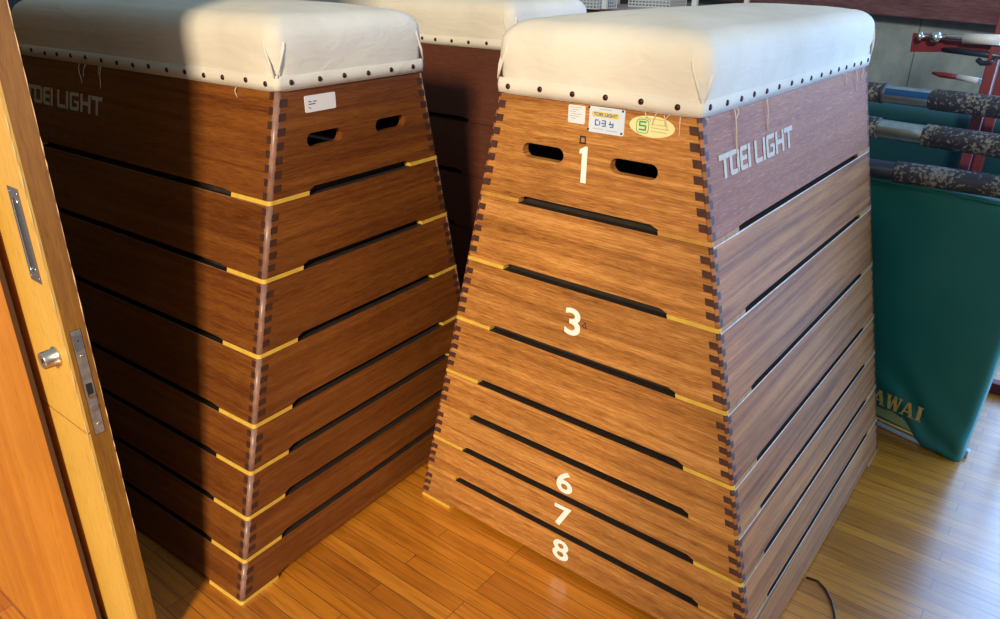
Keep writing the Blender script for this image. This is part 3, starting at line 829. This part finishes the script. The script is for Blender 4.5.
# blue label wraps the sleeve
b = new(); dd = d1.normalized(); r = .0300 * .925; side = Vector((-dd.y, dd.x, 0)); side = -side if side.y > 0 else side
prev = None
for i in range(7):
    a = math.radians(2 + i * 7); off = (side * math.cos(a) + Vector((0, 0, 1)) * math.sin(a)) * r
    cur = [b.verts.new(d1 * t + off) for t in (.135, .50)]
    if prev: b.faces.new((prev[0], prev[1], cur[1], cur[0]))
    prev = cur
obj('blue_label', b, PBLUE, p1r, smooth=True)
pole('steel_pole', 'chrome and black pole without label, second of the three on the red rack', (.202, .773, .915), (.543, .715, .915), .0300,
     [(-.60, .07, 1.05, GRIP, 'worn_end_tube'), (.06, .46, .90, CHROME, 'chrome_sleeve'), (.44, 2.0, 1.06, GRIP, 'black_tube')])
pole('steel_pole', 'speckled black pole, lowest of the three and just above the green cover', (.261, .611, .829), (.577, .618, .829), .0290,
     [(-.80, .22, .88, NAVY, 'navy_sleeve'), (.19, 2.1, 1.04, GRIP, 'black_tube')])

# red rack: two posts, feet, arms under the poles, bracket arm with turnbuckle
rack = thing('pole_rack', 'red painted steel rack holding three worn steel poles beside the concrete wall', 'rack', (.44, 1.13, 0), 0)
def L3(x, y, z): return Vector((x - .44, y - 1.13, z))
for (x, y) in ((.432, 1.113), (.458, 1.216)):
    b = new(); add_box(b, L3(x, y, .72), (.030, .030, 1.40), 0, bev=.003); obj('post', b, REDP, rack)
b = new(); add_box(b, L3(.42, 1.16, .02), (.80, .04, .04), bev=.003); add_box(b, L3(.445, .98, .021), (.04, .42, .042), bev=.003); obj('foot_frame', b, REDP, rack)
for x, ys in ((.045, (.982, .800, .612)), (.79, (.84, .672, .616))):
    for z, y1 in zip((.991 - .0435, .915 - .0435, .829 - .042), ys):
        b = new(); add_box(b, L3(x, (y1 - .04 + 1.10) / 2, z), (.026, 1.10 - y1 + .04, .024), bev=.003); obj('support_arm', b, REDP, rack)
    b = new(); add_box(b, L3(x, 1.113, .55), (.03, .03, 1.06), bev=.003); obj('post', b, REDP, rack)
b = new(); add_box(b, L3(.42, 1.113, .72), (.78, .024, .03), bev=.003); obj('cross_bar', b, REDP, rack)
# bracket plate
b = new()
P = [L3(.180, 1.176, 1.160), L3(.183, 1.177, 1.101), L3(.405, 1.130, 1.118), L3(.44, 1.125, 1.165)]
n_ = Vector((.22, .97, 0)).normalized()
vs = [b.verts.new(p) for p in P] + [b.verts.new(p + n_ * .008) for p in P]
b.faces.new(vs[:4]); b.faces.new(vs[4:][::-1])
for i in range(4): b.faces.new((vs[i], vs[(i + 1) % 4], vs[4 + (i + 1) % 4], vs[4 + i]))
obj('bracket_plate', b, REDP, rack)
# turnbuckle (part of the rack)
def turnbuckle(P0, P1, r, parent, m1, m2):
    P0, P1 = Vector(P0), Vector(P1); d = P1 - P0; b = new()
    prof = [(0, .3), (.03, 1.1), (.06, 1.1), (.065, .45), (.16, .45), (.165, 1.0), (.19, 1.35), (.24, 1.35), (.26, .9), (.27, .5), (.33, .55), (.35, .8), (.9, .8), (.92, .6), (1, .6)]
    pts = [P0 + d * t for t, _ in prof]
    add_tube(b, pts, [r * k for _, k in prof], 14); o = obj('turnbuckle', b, m1, parent)
    b = new(); add_tube(b, [P0 + d * .52, P0 + d * .9], r * 1.15, 14); obj('turnbuckle_sleeve', b, m2, o)
turnbuckle(L3(.198, 1.150, 1.152), L3(.47, 1.080, 1.160), .0135, rack, GLINT, SHELFW)
b = new(); add_tube(b, [L3(.28, 1.165, 1.117), L3(.46, 1.095, 1.112)], .010, 10)
obj('lower_rod', b, NAVY, rack)
b = new(); add_tube(b, [L3(.39, 1.11, 1.098), L3(.404, 1.106, 1.088), L3(.425, 1.10, 1.090), L3(.436, 1.095, 1.102)], .008, 8); obj('hook', b, NAVY, rack)
b = new(); add_tube(b, [L3(.262, 1.19, 1.040), L3(.29, 1.185, 1.037), L3(.31, 1.18, 1.036), L3(.36, 1.165, 1.035)], [.004, .009, .009, .008], 10); cr = obj('clamp_rod', b, REDP, rack)
b = new(); add_tube(b, [L3(.34, 1.168, 1.036), L3(.415, 1.145, 1.030)], .0095, 10); obj('clamp_sleeve', b, SHELFW, cr)

# green covers: folded mats wrapped in vinyl
def cover(name, label, O, U, width, z0, z1, thick, m, folds, seed, skewx=0.0, lift=None):
    root = thing(name, label, 'cover', O, 0)
    U = Vector(U).normalized(); Nn = Vector((U.y, -U.x, 0))   # towards the room
    nx, nz = 48, 56
    b = new()
    front = []; back = []
    for j in range(nz + 1):
        fr, bk = [], []
        v = j / nz
        for i in range(nx + 1):
            u = i / nx
            zlo = z0 + (lift(u) if lift else 0)
            z = zlo + (z1 - zlo) * v
            d = folds * (noise.noise(Vector((u * 3 + seed, v * 5, 0))) * .010)
            if folds and v < .32:
                k = (1 - v / .32)
                d += k * .008 * math.sin((u * 1.0 + v * 2.6) * 16 + 1.5 * math.sin(v * 14)) * (0.4 + .6 * u)
            edge = min(u, 1 - u) * width
            rr = .012
            if edge < rr: d -= (rr - math.sqrt(max(0, rr * rr - (rr - edge) ** 2)))
            te = (1 - v) * (z1 - zlo)
            if te < rr: d -= (rr - math.sqrt(max(0, rr * rr - (rr - te) ** 2)))
            x = u * width + skewx * v
            p = U * x + Vector((0, 0, z))
            fr.append(b.verts.new(p + Nn * d)); bk.append(b.verts.new(Vector((p.x, p.y, z0 + (z1 - z0) * v)) - Nn * (thick + (0.0 if edge >= rr else -.006))))
        front.append(fr); back.append(bk)
    for j in range(nz):
        for i in range(nx):
            b.faces.new((front[j][i], front[j][i + 1], front[j + 1][i + 1], front[j + 1][i])); b.faces.new((back[j][i], back[j + 1][i], back[j + 1][i + 1], back[j][i + 1]))
    for j in range(nz):
        b.faces.new((front[j][0], front[j + 1][0], back[j + 1][0], back[j][0])); b.faces.new((front[j][nx], back[j][nx], back[j + 1][nx], front[j + 1][nx]))
    for i in range(nx):
        b.faces.new((front[0][i], back[0][i], back[0][i + 1], front[0][i + 1])); b.faces.new((front[nz][i], front[nz][i + 1], back[nz][i + 1], back[nz][i]))
    sh = obj('vinyl_sheet', b, m, root, smooth=True)
    return root, U, Nn
def lift1(u): 
    x = u
    return .085 - .085 * max(0, min(1, (x - .60) / .22)) ** .8 + .006 * math.sin(u * 30)
cv, U1, N1 = cover('green_cover', 'green vinyl cover with gold lettering, hanging below the poles beside the numbered box', (.140, .7285, 0), (.97, -.24, 0), .552, .004, .785, .05, GREEN, 1, 2.0, .028, lift1)
# top edging
b = new(); add_tube(b, [U1 * t + Vector((0, 0, .7835)) + N1 * .001 for t in (.03, .2, .4, .578)], .0035, 8); obj('edge_piping', b, GREENPIPE, cv)
# lettering KAWAI with slab serifs
def kawai(bm, u0, z0, h):
    fnc = lambda u, z: U1 * u + Vector((0, 0, z))
    def Pq(x, pts, w=1):
        poly(bm, [(u0 + (x + a) * h * .85, z0 + c * h) for a, c in pts], fnc, N1, .013)
    def bar(x, a, c, e, f, w):   # slanted stroke from (a,c) to (e,f)
        Pq(x, [(a - w / 2, c), (a + w / 2, c), (e + w / 2, f), (e - w / 2, f)])
    def ser(x, a, c, w=.36): Pq(x, [(a - w / 2, c), (a + w / 2, c), (a + w / 2, c + .08), (a - w / 2, c + .08)])
    # K
    bar(0, .2, 0, .2, 1, .24); bar(0, .3, .45, .72, 1, .14); bar(0, .75, 0, .38, .55, .24); ser(0, .2, 0); ser(0, .2, .92); ser(0, .72, .92, .3); ser(0, .75, 0, .36)
    for x in (1.0, 3.15):
        bar(x, .12, 0, .46, 1, .12); bar(x, .80, 0, .48, 1, .25); Pq(x, [(.24, .26), (.70, .26), (.68, .36), (.28, .36)]); ser(x, .12, 0, .3); ser(x, .80, 0, .40)
    x = 2.05
    bar(x, .30, 0, .12, 1, .22); bar(x, .34, 0, .56, 1, .11); bar(x, .76, 0, .58, 1, .22); bar(x, .80, 0, 1.0, 1, .11); ser(x, .12, .92, .34); ser(x, .98, .92, .28)
    bar(4.25, .2, 0, .2, 1, .26); ser(4.25, .2, 0, .42); ser(4.25, .2, .92, .42)
b = new(); kawai(b, .230, .086, .050)
lt = obj('gold_lettering', b, GOLD, cv, fix=False); lt['label'] = 'gold serif lettering'

cover('green_mat', 'dark teal covered mat standing between the steel poles and the concrete wall', (-.02, 1.375, 0), (.97, -.24, 0), .68, .003, .905, .14, TEAL, 0, 6.0)
# pale green board and white foot poking out beneath the cover
bd = new(); Rb = Matrix.Rotation(math.atan2(-.24, .97), 3, 'Z') @ Matrix.Rotation(math.radians(4), 3, 'Y')
add_box(bd, (0, 0, 0), (.21, .010, .035), 0, R=Rb, bev=.002)
o = obj('folded_board', bd, LGREEN); o.location = (.445, .664, .056); setp(o, label='pale green board sticking out beneath the green cover', category='board')
bd = new(); add_tube(bd, [(-.17, .045, .008), (-.05, .012, .008), (.08, -.022, .008), (.17, -.04, .008)], .008, 10)
o = obj('white_rod', bd, SHELFW); o.location = (.44, .665, .0); setp(o, label='thin white rod lying on the floor under the green cover', category='rod')
bd = new(); add_box(bd, (0, 0, .012), (.05, .02, .024), R=Matrix.Rotation(-.25, 3, 'Z'), bev=.004)
o = obj('foot_pad', bd, SHELFW); o.location = (.672, .662, 0); setp(o, label='small white foot pad at the lower right corner of the green cover', category='pad')

# ------------------------------------------------------------------ far shelf with baskets
sh = thing('steel_shelf', 'white steel shelving unit far behind the vaulting boxes', 'shelf', (-1.85, 2.75, 0), 0)
for x in (-2.213, -1.848, -1.254):
    b = new(); add_box(b, (x + 1.85, -.15, .9), (.03, .03, 1.8), bev=.003); obj('post', b, SHELFW, sh)
for x in (-2.213, -1.254):
    b = new(); add_box(b, (x + 1.85, .63, .9), (.03, .03, 1.8), bev=.003); obj('post', b, SHELFW, sh)
for z in (1.105, .60, .15):
    b = new(); add_box(b, (.117, .24, z), (.93, .80, .012), 0); add_box(b, (.117, -.165, z - .004), (.93, .012, .024), 1); obj('shelf_board', b, [SHELFB, SHELFE], sh)
def basket(x, y, z, label):
    r = thing('wire_basket', label, 'basket', (x, y, z), 0, 'grey baskets beside the far shelf')
    b = new(); w, d, h = .30, .24, .16
    for k in range(9):
        zz = .004 + k * (h - .008) / 8
        for sx, sy, lx, ly in ((0, -1, w, .004), (0, 1, w, .004), (-1, 0, .004, d), (1, 0, .004, d)):
            add_box(b, (sx * w / 2, sy * d / 2, zz), (lx, ly, .008 if k < 8 else .014))
    for i in range(13):
        for s in (-1, 1): add_box(b, (-w / 2 + w * i / 12, s * d / 2, h / 2), (.007, .0035, h))
    for i in range(9):
        for s in (-1, 1): add_box(b, (s * w / 2, -d / 2 + d * i / 8, h / 2), (.0035, .007, h))
    add_box(b, (0, 0, .003), (w, d, .004))
    obj('basket_body', b, BASK, r)
basket(-2.02, 2.66, 1.111, 'grey perforated basket on the far shelf board, left of the middle white post')
basket(-1.80, 3.20, 1.111, 'grey perforated basket on the far shelf board, right of the middle white post')

# ------------------------------------------------------------------ small things on the floor
cb = new(); pts = [(.4735, -.165, .003), (.50, -.16, .003), (.522, -.175, .003), (.545, -.205, .003), (.562, -.24, .003), (.575, -.275, .003), (.60, -.33, .003), (.66, -.42, .003)]
add_tube(cb, pts, .0025, 8)
o = obj('black_cord', cb, INK); setp(o, label='thin black cord on the floor beside the numbered box', category='cord')

# ------------------------------------------------------------------ light
def area(name, loc, target, size, power, col, size_y=None):
    l = bpy.data.lights.new(name, 'AREA'); l.energy = power; l.color = col; l.size = size
    if size_y: l.shape = 'RECTANGLE'; l.size_y = size_y
    o = bpy.data.objects.new(name, l); COL.objects.link(o); o.location = loc
    o.rotation_euler = (Vector(target) - Vector(loc)).to_track_quat('-Z', 'Y').to_euler(); return o
# hall lamp outside the doorway
area('hall_lamp', (3.9, -9.0, 4.9), (-.2, -.3, .5), 1.1, 1420, (1.0, .81, .58))
# daylight through the unseen glass door, placed for the floor glare
ca, sa = math.cos(WA), math.sin(WA)
def wpt(u, y, z): return (WX + ca * u - sa * y, WY + sa * u + ca * y, z)
area('glass_door_daylight', wpt((WU0 + WU1) / 2, .17, (WZ0 + WZ1) / 2), wpt((WU0 + WU1) / 2, -2, 1.2), WU1 - WU0, 118, (.28, .53, 1.0), WZ1 - WZ0)
w = bpy.data.worlds.new('world'); S.world = w; w.use_nodes = True
bg = w.node_tree.nodes['Background']; bg.inputs[0].default_value = (.64, .85, 1.0, 1); bg.inputs[1].default_value = .44

# ------------------------------------------------------------------ camera
cam = bpy.data.cameras.new('camera'); cam.sensor_width = 36; cam.lens = 749.17 * 36 / 1000; cam.clip_start = .02
co = bpy.data.objects.new('camera', cam); COL.objects.link(co)
co.location = (.73458, -1.72118, 1.33905); co.rotation_euler = (1.14240218, -.01249339, .66828398)
S.camera = co
S.view_settings.view_transform = 'Standard'; S.view_settings.look = 'None'; S.view_settings.gamma = 1; S.view_settings.use_curve_mapping = False
S.view_settings.exposure = 0.0
